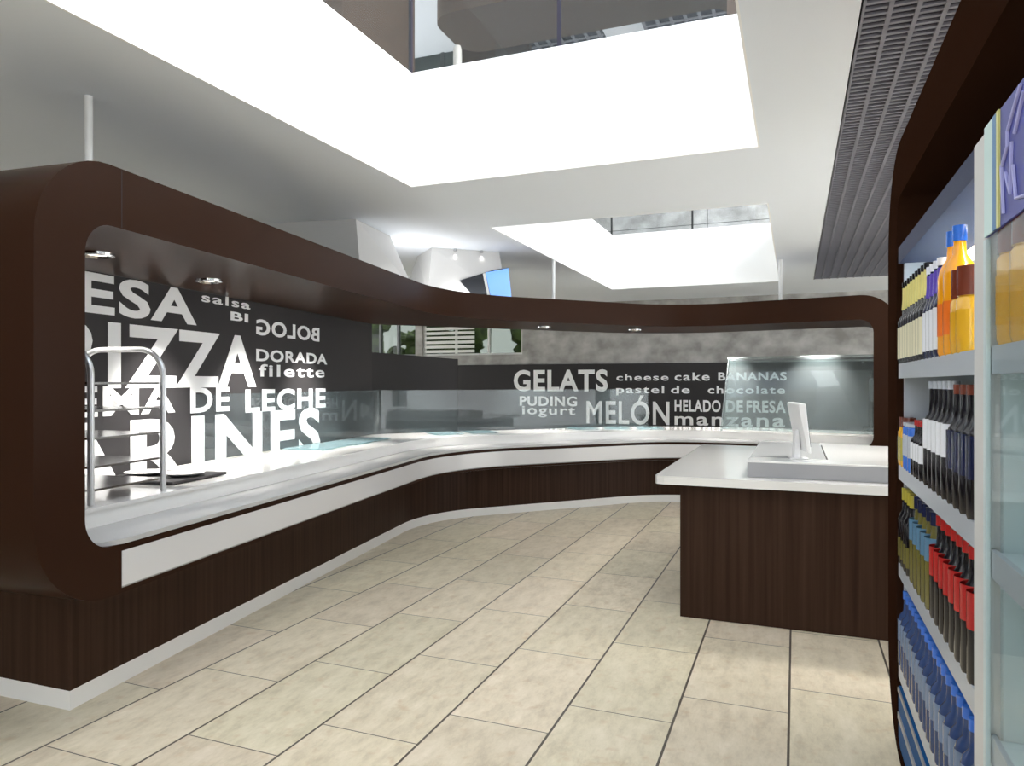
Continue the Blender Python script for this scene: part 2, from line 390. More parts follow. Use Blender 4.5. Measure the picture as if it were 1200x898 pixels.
# ------------------------------------------------------------------ serving counter
ctr = thing('serving_counter', 'long curved serving counter with dark wood front, white fascia and white plinth', 'counter', (0, 0, 0))
lb0 = 2.866-2.404-.02           # base starts back from the frame end
LB = .45; LE = TOT-.25
bbase = []
def floorline(l, s):
    return pos(l, s)
obj('plinth', sweep(bmesh.new(), rect(.31, 1.15, 0, .095), LB, LE), 'plinth', ctr, smooth=True)
obj('wood_front', sweep(bmesh.new(), rect(.31, 1.15, .095, .60), LB, LE), 'wood', ctr, smooth=True)
fas = obj('fascia', sweep(bmesh.new(), [(-.004, .632), (.06, .632), (.06, .80), (-.004, .80)], ls, TOT-.27), 'fascia', ctr, smooth=True)
obj('lower_strip', sweep(bmesh.new(), [(-.004, .632), (.012, .597), (.06, .597), (.06, .632)], ls, TOT-.27), 'greystrip', ctr, smooth=True)
# tray slide: chamfered near end
bm = bmesh.new()
sts = [.262, .34, .40, ls]+stations(ls, TOT-.262)[1:]
def fs(l): return -.012 if l >= ls-.001 else -.012+.1*(ls-l)/(ls-.262)
rings = [[bm.verts.new(W(l, s, z)) for s, z in ((fs(l), .835), (.33, .835), (.33, .862), (fs(l), .858))] for l in sts]
for a, b in zip(rings, rings[1:]):
    for i in range(4): bm.faces.new((a[i], a[(i+1) % 4], b[(i+1) % 4], b[i]))
bm.faces.new(rings[0]); bm.faces.new(rings[-1][::-1])
obj('tray_slide', bm, 'slide', ctr, smooth=True)
obj('riser', sweep(bmesh.new(), rect(.32, .36, .862, .955), .262, TOT-.262), 'white', ctr, smooth=True)
obj('countertop', sweep(bmesh.new(), rect(.31, 1.13, .945, .965), .262, TOT-.262), 'white', ctr, smooth=True)
# ------------------------------------------------------------------ letter panel behind the left counter
s1 = 1.165
PO = N1*(CF-s1)
def Pp(t, z, off=0): p = PO+T1*t-N1*off; return (p.x, p.y, z)
tend = (V1B-PO).dot(T1)-.02
bm = bmesh.new()
prism(bm, [(2.68, .966), (tend, .966), (tend, 2.333), (2.68, 2.333)], lambda p: Pp(p[0], p[1]), lambda p: Pp(p[0], p[1], .03))
lp = tag(obj('letter_panel', bm, 'panel'), 'tall charcoal panel behind the left counter covered in big white food words', 'wall panel')
o = (PO.x, PO.y, 0); X = (T1.x, T1.y)
for t, x0, x1, zb, zt in (('ESA', 3.80, 4.946, 2.07, 2.328), ('salsa', 5.007, 5.671, 2.258, 2.332), ('BI', 5.386, 5.64, 2.142, 2.214),
                          ('P', 3.50, 3.915, 1.583, 2.012), ('IZZA', 4.043, 5.764, 1.583, 2.014), ('filette', 5.803, 7.033, 1.662, 1.775),
                          ('DORADA', 5.764, 7.09, 1.805, 1.912), ('EMA', 3.745, 4.70, 1.385, 1.58), ('DE', 4.872, 5.37, 1.37, 1.565), ('LECHE', 5.60, 7.06, 1.345, 1.545), ('ARINES', 3.45, 6.939, .86, 1.345)):
    word('lettering', t, o, X, x0, x1, zb, zt, lp, bold=.03)
word('lettering', 'BOLOG', o, X, 5.764, 6.921, 2.045, 2.185, lp, bold=.03, flip=True)  # reversed word: a mirror reflection laid on the panel as letters
# low partition at the bend, charcoal
p0 = V1B+Vector((.02, .0)); p1 = Vector((-5.05, 10.37))
bm = bmesh.new()
d = (p1-p0).normalized(); nn = Vector((d.y, -d.x))
prism(bm, [p0, p1, p1-nn*.12, p0-nn*.12], lambda p: (p.x, p.y, 0), lambda p: (p.x, p.y, 1.985))
tag(obj('partition_screen', bm, 'panel'), 'plain charcoal low partition at the bend behind the counter', 'partition')
# ------------------------------------------------------------------ glass screen along the counter back
def glass_sheet(l0, l1, s, z0, z1, parent, name='pane', m='glass', th=.008):
    return obj(name, sweep(bmesh.new(), rect(s, s+th, z0, z1), l0, l1), m, parent, smooth=True)
gs = thing('glass_screen', 'long low clear glass screen standing along the back of the counter', 'glass screen')
l_of = lambda t: t-2.404
# ends chosen along the path
GL0, GL1 = 1.5, TOT-2.72
while (pos(GL0, 1.085)-PO).dot(T1) < 4.82: GL0 += .01
cuts = [GL0, GL0+2.7, GL0+4.2, GL1]
for a, b in zip(cuts, cuts[1:]):
    pn = glass_sheet(a+.003, b-.003, 1.08, .966, 1.51, gs)
# glass cover plates lying on the counter
def plate(x, y, w, dpt, ang, label):
    r = thing('glass_plate', label, 'plate', (x, y, .966), ang, 'glass cover plates on the counter')
    obj('sheet', bevel(B(-w/2, w/2, -dpt/2, dpt/2, .006, .016), .002, 1), 'plate', r)
    for sx in (-1, 1):
        for sy in (-1, 1): obj('pad', lathe(bmesh.new(), [(0, 0), (.008, 0), (.008, .006), (0, .006)], 8, sx*(w/2-.03), sy*(dpt/2-.03)), 'dark', r)
a1, a2, a3 = A1+R(90), R(46.8), R(20)
PL = [(-4.344, 5.831, .42, .62, a1-R(90)), (-4.37, 6.33, .42, .40, a1-R(90)), (-4.42, 6.78, .40, .40, a1-R(90)), (-4.06, 7.96, .36, .40, a2), (-3.75, 8.33, .36, .40, a2), (-2.73, 9.55, .34, .36, a2), (-2.33, 9.84, .34, .36, a3), (-1.90, 10.00, .34, .36, a3)]
for i, (x, y, w, dp, a) in enumerate(PL):
    plate(x, y, w, dp, a, '%s thin glass plate along the white counter from its near left end' % ORD[i])
# dark griddle board with two white plates
c = N1*(CF-.76)+T1*4.07
gb = thing('griddle_board', 'flat charcoal serving board on the counter beside the tray rack', 'board', (c.x, c.y, .966), A1)
obj('slab', bevel(B(-.30, .30, -.27, .27, .004, .022), .004, 1), 'panel', gb)
for sx in (-.25, .25):
    for sy in (-.22, .22): obj('foot', lathe(bmesh.new(), [(0, 0), (.015, 0), (.015, .005), (0, .005)], 8, sx, sy), 'dark', gb)
for i, (t, s, lb) in enumerate(((4.06, .88, 'round white dinner plate on the charcoal board, the one farther from the customer side'), (4.08, .60, 'round white dinner plate on the charcoal board, the one nearer the customer side'))):
    c = N1*(CF-s)+T1*t
    tag(obj('dinner_plate', lathe(bmesh.new(), [(0, .99), (.07, .99), (.09, .996), (.128, 1.008), (.13, 1.012), (.09, 1.002), (.07, .997), (0, .996)], 28, c.x, c.y), 'white', smooth=True), lb, 'plate', 'white plates on the charcoal board')
# ------------------------------------------------------------------ tubular tray rack
rk = thing('tray_rack', 'tubular steel shelf rack with round-topped frames at the near counter end', 'rack')
def LW(t, s, z): p = N1*(CF-s)+T1*t; return (p.x, p.y, z)
zt = 1.80; ra = .16
for t in (3.09, 3.62):
    pts = [LW(t, .38, .966), LW(t, .38, zt-ra)]
    pts += [LW(t, .38+ra-ra*math.cos(k*math.pi/16), zt-ra+ra*math.sin(k*math.pi/16)) for k in range(1, 8)]
    pts += [LW(t, .38+ra, zt), LW(t, .98-ra, zt)]
    pts += [LW(t, .98-ra+ra*math.sin(k*math.pi/16), zt-ra+ra*math.cos(k*math.pi/16)) for k in range(1, 8)]
    pts += [LW(t, .98, zt-ra), LW(t, .98, .966)]
    obj('upright_frame', tube(bmesh.new(), pts, .0165, 12), 'chrome', rk, smooth=True)
for z in (1.605, 1.46, 1.315, 1.165, 1.045):
    bm = bmesh.new()
    prism(bm, [(3.095, .385), (3.615, .385), (3.615, .975), (3.095, .975)], lambda p: LW(p[0], p[1], z), lambda p: LW(p[0], p[1], z-.012))
    sh = obj('shelf', bm, 'steel', rk)
# ------------------------------------------------------------------ glass display case on the right stretch
cs = thing('display_case', 'glass display case with wedge ends standing on the right end of the counter', 'display case')
E3 = Vector((-D3.y, D3.x))
def CS(x, s, z): p = Q3+D3*x+E3*s; return (p.x, p.y, z)
CX0, CX1 = -.50, 1.36
bm = bmesh.new(); prism(bm, [(CX0, 1.02), (CX1, 1.02), (CX1, 1.028), (CX0, 1.028)], lambda p: CS(p[0], p[1], .97), lambda p: CS(p[0], p[1], 1.93))
obj('back_pane', bm, 'caseglass', cs)
bm = bmesh.new(); prism(bm, [(.40, .975), (.41, .975), (.74, 1.90), (.73, 1.90)], lambda p: CS(CX0+.01, p[0], p[1]), lambda p: CS(CX1-.01, p[0], p[1]))
obj('front_pane', bm, 'caseglass', cs)
bm = bmesh.new(); prism(bm, [(.66, 1.93), (1.04, 1.93), (1.04, 1.955), (.70, 1.955)], lambda p: CS(CX0-.005, p[0], p[1]), lambda p: CS(CX1+.005, p[0], p[1]))
obj('top_pane', bm, 'fin', cs)
for x in (CX0, CX1):
    bm = bmesh.new(); prism(bm, [(.34, .967), (1.03, .967), (1.03, 1.93), (.92, 1.97), (.72, 1.95), (.56, 1.5)], lambda p: CS(x-.006, p[0], p[1]), lambda p: CS(x+.006, p[0], p[1]))
    obj('end_pane', bm, 'fin', cs)
for (s, z) in ((.735, 1.905), (1.0, 1.905)): obj('top_rail', prism(bmesh.new(), [(s, z), (s+.02, z), (s+.02, z+.02), (s, z+.02)], lambda p: CS(CX0+.01, p[0], p[1]), lambda p: CS(CX1-.01, p[0], p[1])), 'grey', cs)
bm = bmesh.new(); prism(bm, [(.39, .966), (1.03, .966), (1.03, .98), (.39, .98)], lambda p: CS(CX0+.01, p[0], p[1]), lambda p: CS(CX1-.01, p[0], p[1]))
obj('base_tray', bm, 'white', cs)
# coffee machine on a low back cabinet
bc = tag(obj('back_cabinet', bevel(B(.95, 1.9, 11.3, 11.9, .0, .95), .01, 1), 'dark'), 'low black cabinet behind the counter under the coffee machine', 'cabinet')
cm = thing('coffee_machine', 'black and grey coffee machine behind the right end of the counter', 'coffee machine', (1.38, 11.6, .95))
obj('body', bevel(B(-.36, .36, -.2, .28, .0, .38), .02), 'dark', cm)
obj('upper_housing', bevel(B(-.36, .36, -.26, .28, .38, .72), .02), 'grey', cm)
obj('hopper', lathe(bmesh.new(), [(0, .72), (.12, .72), (.16, .86), (0, .86)], 18), 'grey', cm, smooth=True)
obj('drip_tray', B(-.3, .3, -.27, -.2, .03, .07), 'steel', cm)
# ------------------------------------------------------------------ island with till
isl = thing('checkout_island', 'dark wood checkout island with a thick white overhanging top', 'counter', (0, 4.97, 0))
obj('wood_body', B(-.733, 1.25, 0, 2.45, .002, .911), 'wood', isl)
bm = bmesh.new()
pts = [(-.83, -.075), (1.25, -.075), (1.25, 2.6), (-.87, 2.6), (-.895, 2.57), (-.895, -.03), (-.88, -.06)]
prism(bm, pts, lambda p: (p[0], p[1], .911), lambda p: (p[0], p[1], .967))
obj('worktop', bm, 'white', isl)
obj('till_ledge', bevel(B(-.30, .80, .09, .36, .967, 1.077), .003, 1), 'white', isl)
obj('ledge_front', B(-.30, .80, .085, .092, .969, 1.066), 'greystrip', isl)
obj('till_well', bevel(B(-.30, .20, .36, 1.9, .967, 1.07), .003, 1), 'chrome', isl)
obj('side_unit', bevel(B(.215, .80, .42, 1.95, .967, 1.055), .003, 1), 'slide', isl)
mon = thing('computer_monitor', 'slim white computer monitor seen edge-on on the checkout island', 'monitor', (.015, 5.36, 1.077), R(8))
obj('foot', bevel(B(-.06, .06, -.09, .09, 0, .008), .003, 1), 'imac', mon)
bm = bmesh.new()
prism(bm, [(-.03, .008), (.012, .008), (.0, .2), (-.02, .2)], lambda p: (p[0], -.06, p[1]), lambda p: (p[0], .06, p[1])); obj('stand', bm, 'imac', mon)
bm = bmesh.new(); prism(bm, [(.022, .06), (.046, .058), (.012, .385), (-.03, .385), (-.034, .37)], lambda p: (p[0], -.27, p[1]), lambda p: (p[0], .27, p[1]))
obj('casing', bevel(bm, .004, 1), 'imac', mon)
bm = bmesh.new(); prism(bm, [(.0425, .10), (.0455, .10), (.0165, .375), (.0135, .375)], lambda p: (p[0]+.001, -.255, p[1]), lambda p: (p[0]+.001, .255, p[1])); obj('screen', bm, 'darkgloss', mon)
# ------------------------------------------------------------------ ceiling ducts
def duct(name, top, bot, ztop, zbot, label):
    bm = bmesh.new(); a = [bm.verts.new((x, y, ztop)) for x, y in top]; b = [bm.verts.new((x, y, zbot)) for x, y in bot]
    k = len(top)
    bm.faces.new(a); bm.faces.new(b[::-1])
    for i in range(k): bm.faces.new((a[i], a[(i+1) % k], b[(i+1) % k], b[i]))
    return tag(obj(name, bm, 'duct'), label, 'duct')
d1 = duct('extractor_duct', [(-5.6, 5.7), (-4.03, 5.98), (-4.15, 6.82), (-4.45, 7.35), (-5.9, 7.4)], [(-5.5, 5.6), (-3.95, 5.95), (-3.88, 6.85), (-4.25, 7.25), (-5.9, 7.3)], CZ-.001, 2.63, 'faceted pale grey ceiling duct above the left stretch of canopy')
d2 = duct('extractor_duct', [(-4.035, 7.574), (-3.404, 8.153), (-3.9, 8.9), (-4.7, 8.6), (-4.5, 8.05)], [(-4.02, 7.45), (-3.26, 8.05), (-3.8, 9.0), (-4.85, 8.7), (-4.62, 7.85)], CZ-.001, 2.63, 'tapered pale grey ceiling duct with a blue-painted mirror panel above the bend')
for q in (.33, .72):
    a = Vector((-4.035, 7.574, 0)).lerp(Vector((-3.404, 8.153, 0)), q); nn = Vector((.68, -.74, 0))
    p = a+nn*.03
    sl = obj('spot_cup', lathe(bmesh.new(), [(0, CZ-.002), (.016, CZ-.002), (.022, CZ-.03), (0, CZ-.03)], 12, p.x, p.y), 'steel', d2, smooth=True)
    sp_ = spot((p.x, p.y, CZ-.07), .25, 110, .9, d2, .02)
# tilted mirror panel on the second duct, its sky reflection painted on
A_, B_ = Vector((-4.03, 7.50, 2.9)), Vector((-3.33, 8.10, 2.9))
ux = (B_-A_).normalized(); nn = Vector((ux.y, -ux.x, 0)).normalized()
scr = thing('mirror_panel', 'tilted mirror panel with painted reflection, half dark and half sky blue, on the duct above the bend', 'screen')
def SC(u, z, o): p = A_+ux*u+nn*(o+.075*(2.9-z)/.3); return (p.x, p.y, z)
for nm, pts, m, o0 in (('housing', [(.36, 2.825), (.80, 2.98), (.99, 3.02), (1.0, 2.64), (.52, 2.64)], 'darkgloss', .03), ('sky_reflection', [(.69, 2.94), (.985, 3.01), (.995, 2.65), (.73, 2.65)], 'skyblue', .042), ('divider', [(.655, 2.925), (.683, 2.935), (.72, 2.65), (.69, 2.65)], 'frame_white', .045)):
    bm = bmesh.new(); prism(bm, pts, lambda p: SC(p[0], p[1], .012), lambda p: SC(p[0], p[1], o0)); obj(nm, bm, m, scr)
# ------------------------------------------------------------------ ceiling grille
def grille(name, x0, x1, y0, y1, z, px, py, label, w=.018, h=.014, cw=.012):
    r = thing(name, label, 'grille')
    bm = bmesh.new()
    n = int((x1-x0)/px)
    for i in range(n+1): box(bm, x0+i*px-w/2, x0+i*px+w/2, y0, y1, z, z+h)
    obj('long_bars', bm, 'grille', r)
    bm = bmesh.new()
    n = int((y1-y0)/py)
    for i in range(n+1): box(bm, x0, x1, y0+i*py-cw, y0+i*py+cw, z+.002, z+h*.9)
    obj('cross_bars', bm, 'grille', r)
    obj('dark_tray', B(x0, x1, y0, y1, z+.045, z+.055), 'plenum', r)
    return r
grille('ceiling_grille', .272, 2.298, -.5, 12.138, CZ, .112, .055, 'long dark open-cell metal grille let into the lower ceiling', .020, .014, .010)
# ------------------------------------------------------------------ upper storey
UC = 7.36
bm = bmesh.new()
for (x0, x1, y0, y1) in ((-13, 8, -6, YW),): box(bm, x0, x1, y0, y1, UC+.15, UC+.45)
struct(obj('ceiling_upper', bm, 'ceil'))
for k, (x0, x1) in enumerate(((-4.6, -3.0), (-2.3, -.9), (-.2, 1.6))):
    grille('upper_grille', x0, x1, 8.0, 13.5, UC+.0945, .22, .22, '%s dark grille strip on the upper storey ceiling from the left' % ORD[k], .05, .02, .02)
# glass balustrades round the wells
def balustrade(name, segs, label, m='rail'):
    r = thing(name, label, 'balustrade', (0, 0, 0))
    for x0, x1, y0, y1 in segs: obj('pane', B(x0, x1, y0, y1, UZ+.021, UZ+1.1), m, r)
    return r
bl = balustrade('glass_balustrade', [(-2.965, -2.95, 1.4, 5.17), (-2.965, -2.95, -2.0, 1.38), (-2.93, -1.68, 5.18, 5.195), (-1.66, -.3, 5.18, 5.195)], 'tinted glass balustrade on the upper floor round the near light well')
bl2 = balustrade('glass_balustrade', [(-2.965, -2.95, 7.0, 12.12), (-2.93, -1.6, 12.135, 12.15), (-1.58, -.3, 12.135, 12.15)], 'tinted glass balustrade on the upper floor round the far light well', 'clear')
for q in ((-2.972, -2.945, 5.172, 5.198), (-1.685, -1.655, 5.178, 5.198)): obj('joint_post', B(*q, UZ+.02, UZ+1.1), 'plenum', bl)
for q in ((-2.972, -2.945, 12.125, 12.152), (-1.605, -1.575, 12.132, 12.152)): obj('joint_post', B(*q, UZ+.02, UZ+1.1), 'dark', bl2)
uc = thing('upper_canopy', 'dark brown canopy on the upper floor seen through the near light well', 'canopy', (0, 0, 0))
bm = bmesh.new()
def rr(x0, x1, y0, y1, r):
    P = [(x1, y0), (x1, y1)]
    P += [(x0+r+r*math.cos(math.pi/2+i*math.pi/16), y1-r+r*math.sin(math.pi/2+i*math.pi/16)) for i in range(9)]
    P += [(x0+r+r*math.cos(math.pi+i*math.pi/16), y0+r+r*math.sin(math.pi+i*math.pi/16)) for i in range(9)]
    return P
prism(bm, rr(-4.55, .2, 8.43, 9.62, .35), lambda p: (p[0], p[1], 6.475), lambda p: (p[0], p[1], 6.76))
obj('beam', bm, 'brown_upper', uc, smooth=True)
bm = bmesh.new()
P = [(-.72+.0, UZ), (-.4, UZ), (-.4, 6.475), (-1.02, 6.475)]+[(-1.02+.3*math.sin(i*math.pi/16), 6.175+.3*math.cos(i*math.pi/16)) for i in range(1, 9)]
prism(bm, P, lambda p: (p[0], 8.43, p[1]), lambda p: (p[0], 9.62, p[1])); obj('leg', bm, 'brown_upper', uc, smooth=True)
tag(obj('upper_cladding', bevel(B(-5.0, -4.5, 6.43, 8.0, UZ+.002, 7.2), .01, 1), 'brown_upper'), 'dark brown clad pier on the upper floor left of the near light well', 'pier')
wp = obj('white_post', lathe(bmesh.new(), [(0, UZ), (.055, UZ), (.055, 5.80), (.04, 5.85), (0, 5.86)], 18, -3.96, 8.12), 'rod', smooth=True)
tag(wp, 'short white post on the upper floor in front of the brown canopy', 'post')
hedge('roof_planting', -7.6, -5.7, 11.9, 5.6, 7.1, 'green planting beyond the upper floor, left of the brown canopy', 46)
struct(obj('window_3', B(-8, -5.5, 11.43, 11.44, UZ, UC+.15), 'window'))
bm = bmesh.new()
for x in (-8, -7.2, -6.5, -5.9, -5.54): box(bm, x, x+.07, 11.40, 11.47, UZ, UC+.15)
struct(obj('trim_4', bm, 'dark'))
struct(obj('wall_upper', B(-5.5, -4.2, 11.4, 11.5, UZ, UC+.15), 'brown'))
# ------------------------------------------------------------------ right: cooler in its brown surround
XF = .41
sur = obj('cooler_surround', rounded_ring(bmesh.new(), -1.4, 3.81, .0, 2.62, .42, -1.1, 3.51, .055, 2.39, .12, lambda p: (XF, p[0], p[1]), lambda p: (1.30, p[0], p[1])), 'brown_matt', smooth=True)
tag(sur, 'tall dark brown rounded surround framing the drinks coolers on the right', 'surround')
XC = .412
def cooler(name, y0, y1, label, inner, shelves, depth=.62):
    r = thing(name, label, 'cooler', (XC, (y0+y1)/2, .056))
    T = Matrix.Translation((-XC, -(y0+y1)/2, -.056))
    def put(nm, bm, m, par=r):
        bm.transform(T if par is r else Matrix.Identity(4)); return obj(nm, bm, m, par)
    x1 = XC+depth
    bm = bmesh.new(); box(bm, x1-.03, x1, y0, y1, .056, 2.18); put('back_panel', bm, inner)
    for ya in (y1-.025, y0): bm = bmesh.new(); box(bm, XC+.02, x1-.03, ya, ya+.025, .3, 2.11); put('side_panel', bm, inner)
    bm = bmesh.new(); box(bm, XC, x1-.03, y0, y1, 2.11, 2.18); put('header', bm, 'coolgrey')
    bm = bmesh.new(); box(bm, XC, x1-.03, y0, y1, .056, .30); k = put('kick_panel', bm, 'coolblue')
    for za, zc in ((.17, .195), (.285, .302)): bm = B(XC-.006, XC, y0+.02, y1-.02, za, zc); bm.transform(T); obj('kick_trim', bm, 'greystrip', k)
    for z in shelves:
        bm = bmesh.new(); box(bm, XC+.012, x1-.035, y0+.026, y1-.026, z-.02, z)
        s_ = put('shelf', bm, 'coolpale')
        bm = bmesh.new(); box(bm, XC, XC+.012, y0+.004, y1-.004, z-.06, z+.003); bm.transform(T); obj('price_rail', bm, 'cooler', s_)
    bm = bmesh.new(); box(bm, XC+.20, XC+.24, y0+.05, y1-.05, 2.085, 2.108); put('light_tube', bm, 'lamp')
    l = bpy.data.lights.new('cooler_light', 'AREA'); l.shape = 'RECTANGLE'; l.size = .05; l.size_y = y1-y0-.2; l.energy = 7; l.color = (.95, .98, 1)
    lo = bpy.data.objects.new('cooler_tube_light', l); C.objects.link(lo); lo.parent = r; lo.location = (.16, 0, 2.075-.056); lo.rotation_euler = (0, R(-25), 0)
    return r
SH = [1.68, 1.25, .835, .40]
co1 = cooler('drinks_cooler', 2.03, 3.465, 'open drinks cooler with four packed bottle shelves, the farther of the two', 'cooler', SH)
co2 = cooler('drinks_cooler', .45, 1.913, 'pale glass-fronted cooler nearest the camera at the right edge', 'coolpale', [1.68, 1.22, .80, .42])
tag(obj('cooler_post', bevel(B(.403, 1.03, 1.917, 2.027, .056, 2.175), .004, 1), 'post'), 'white upright post between the two drinks coolers', 'post')
# pegboard holes at the top of the far cooler
bm = bmesh.new()
for y in range(33):
    for z in range(7): box(bm, XC+.585-.002, XC+.585+.006, 2.10+y*.04, 2.106+y*.04, 1.76+z*.04, 1.768+z*.04)
bm.transform(Matrix.Translation((-XC, -2.76, -.056))); obj('peg_holes', bm, 'grey', co1)['kind'] = 'stuff'
# lit header sign of the near cooler
hs = tag(obj('cooler_sign', B(.402, .408, .46, 1.905, 1.93, 2.178), mat('sign_violet', (52, 58, 150), .4)), 'violet and blue lit sign along the top of the near cooler', 'sign')
bm = bmesh.new(); box(bm, .399, .402, 1.83, 1.905, 1.93, 2.178); obj('pale_stripe', bm, mat('sign_pale', (206, 232, 228), .4), hs)
bm = bmesh.new(); box(bm, .3985, .402, 1.80, 1.83, 1.93, 2.178); obj('blue_stripe', bm, mat('sign_blue', (66, 128, 176), .4), hs)
bm = bmesh.new(); box(bm, .398, .402, 1.78, 1.797, 1.93, 2.178); obj('yellow_stripe', bm, mat('sign_yellow', (224, 222, 140), .4), hs)
bm = bmesh.new()
for pts in ([(1.86, 1.95), (1.875, 2.05), (1.83, 2.08), (1.83, 2.11), (1.74, 2.17)], [(1.845, 2.03), (1.81, 1.98), (1.80, 2.08)], [(1.79, 2.03), (1.77, 1.96), (1.70, 1.95)], [(1.78, 2.09), (1.72, 2.15)]):
    tube(bm, [(.400, y-.115, z) for y, z in pts], .004, 6)
obj('line_drawing', bm, mat('sign_line', (176, 176, 226), .4), hs)
dr = thing('glass_door', 'sheet glass door across the front of the near cooler', 'door', (.404, 1.182, .31))
obj('pane', B(0, .004, -.72, .72, 0, 1.615), 'glass', dr)
for q in (.715, -.735): obj('door_edge', B(-.004, .006, q, q+.02, 0, 1.615), 'coolpale', dr)
# ------------------------------------------------------------------ bottles
def bm_bottle(r, h, neck=.36, rn=.3, sh=.12):
    return [(0, 0), (r*.9, 0), (r, .012), (r, h*(1-neck-sh)), (r*.85, h*(1-neck-sh*.5)), (r*rn*1.15, h*(1-neck)), (r*rn, h*(1-neck*.6)), (r*rn, h*.955), (0, h*.955)]
def make_bottle(name, spec):
    b = obj(name, lathe(bmesh.new(), bm_bottle(spec['r'], spec['h'], spec.get('neck', .36), spec.get('rn', .3), spec.get('sh', .12)), 16), spec['glass'], smooth=True, angle=50)
    r, h = spec['r'], spec['h']
    z0, z1 = spec['label']
    obj('label', lathe(bmesh.new(), [(r+.0008, h*z0), (r+.0012, h*z0), (r+.0012, h*z1), (r+.0008, h*z1)], 16), spec['lab'], b, smooth=True)
    rn = r*spec.get('rn', .3)
    c0 = spec.get('cap0', .90)
    obj('cap', lathe(bmesh.new(), [(rn*1.02, h*c0), (rn*1.2, h*c0), (rn*1.2, h), (0, h)], 14), spec['cap'], b, smooth=True)
    if 'sleeve' in spec:
        a, c, mm = spec['sleeve']
        prof = bm_bottle(r, h, spec.get('neck', .36), rn / r, spec.get('sh', .12))
        obj('neck_sleeve', lathe(bmesh.new(), [(rn*1.35, h*a), (rn*1.12, h*(a+c)/2), (rn*1.12, h*c)], 14), mm, b, smooth=True)
    return b
def cm_(name, rgb, **k): return mat(name, rgb, k.get('rough', .15), spec=.6)
K = {n: cm_('drink_'+n, c) for n, c in dict(black=(16, 14, 22), cream=(226, 220, 190), paleyellow=(222, 210, 130), indigo=(40, 34, 110), violet=(90, 70, 170), white=(232, 234, 240), orange=(240, 160, 20), amber=(226, 170, 40),
     brown=(112, 52, 36), blue=(52, 112, 210), red=(178, 34, 34), yellow=(176, 164, 60), lightblue=(90, 130, 160), navy=(24, 32, 66), water=(46, 68, 112), palewater=(110, 130, 160), olive=(104, 98, 44), orangelab=(236, 118, 40), silver=(180, 186, 196)).items()}
spec = {
 'wine_bottle': dict(r=.0325, h=.345, glass=K['black'], lab=K['cream'], label=(.06, .44), cap=K['black'], cap0=.94, sleeve=(.66, .93, K['paleyellow']), neck=.4, rn=.42, sh=.1),
 'purple_bottle': dict(r=.027, h=.315, glass=K['navy'], lab=K['white'], label=(.08, .5), cap=K['white'], cap0=.92, sleeve=(.66, .9, K['violet']), neck=.38, rn=.5),
 'orange_bottle': dict(r=.042, h=.38, glass=K['orange'], lab=K['orangelab'], label=(.16, .42), cap=K['blue'], cap0=.88, neck=.22, rn=.38, sh=.16),
 'amber_jar': dict(r=.036, h=.235, glass=K['amber'], lab=K['amber'], label=(.15, .5), cap=K['brown'], cap0=.66, neck=.32, rn=.8, sh=.06),
 'juice_bottle': dict(r=.032, h=.205, glass=K['amber'], lab=K['yellow'], label=(.12, .6), cap=K['brown'], cap0=.8, neck=.22, rn=.7, sh=.08),
 'blue_can': dict(r=.031, h=.19, glass=K['blue'], lab=K['silver'], label=(.3, .75), cap=K['silver'], cap0=.93, neck=.06, rn=.82, sh=.05),
 'small_dark_bottle': dict(r=.028, h=.21, glass=K['black'], lab=K['white'], label=(.3, .6), cap=K['red'], cap0=.9, neck=.28, rn=.45),
 'tall_dark_bottle': dict(r=.034, h=.355, glass=K['black'], lab=K['white'], label=(.36, .64), cap=K['silver'], cap0=.93, neck=.3, rn=.42),
 'stout_bottle': dict(r=.036, h=.345, glass=K['black'], lab=K['navy'], label=(.3, .62), cap=K['brown'], cap0=.92, neck=.3, rn=.42),
 'herb_bottle': dict(r=.031, h=.32, glass=K['black'], lab=K['olive'], label=(.1, .35), cap=K['yellow'], cap0=.84, neck=.3, rn=.45),
 'lime_bottle': dict(r=.036, h=.33, glass=K['olive'], lab=K['lightblue'], label=(.5, .74), cap=K['navy'], cap0=.86, neck=.26, rn=.45),
 'cola_bottle': dict(r=.036, h=.335, glass=K['black'], lab=K['red'], label=(.42, .70), cap=K['red'], cap0=.9, neck=.28, rn=.4),
 'water_bottle': dict(r=.036, h=.315, glass=K['water'], lab=K['palewater'], label=(.35, .62), cap=K['blue'], cap0=.9, neck=.26, rn=.4),
}
desc = {'wine_bottle': 'dark wine bottle with cream label and yellow neck', 'purple_bottle': 'white-labelled bottle with purple neck', 'orange_bottle': 'big orange soda bottle with blue cap', 'amber_jar': 'amber bottle with brown top',
        'juice_bottle': 'small yellow juice bottle', 'blue_can': 'blue and silver can', 'small_dark_bottle': 'small dark bottle with red cap', 'tall_dark_bottle': 'tall black bottle with white label', 'stout_bottle': 'tall black bottle with navy label',
        'herb_bottle': 'slim dark bottle with yellow cap', 'lime_bottle': 'olive bottle with light blue band', 'cola_bottle': 'black cola bottle with red label', 'water_bottle': 'blue water bottle'}
where = {0: 'top shelf', 1: 'second shelf', 2: 'third shelf', 3: 'bottom shelf'}
def copy_tree(o):
    c = o.copy(); C.objects.link(c)
    for ch in o.children:
        k = ch.copy(); C.objects.link(k); k.parent = c
    return c
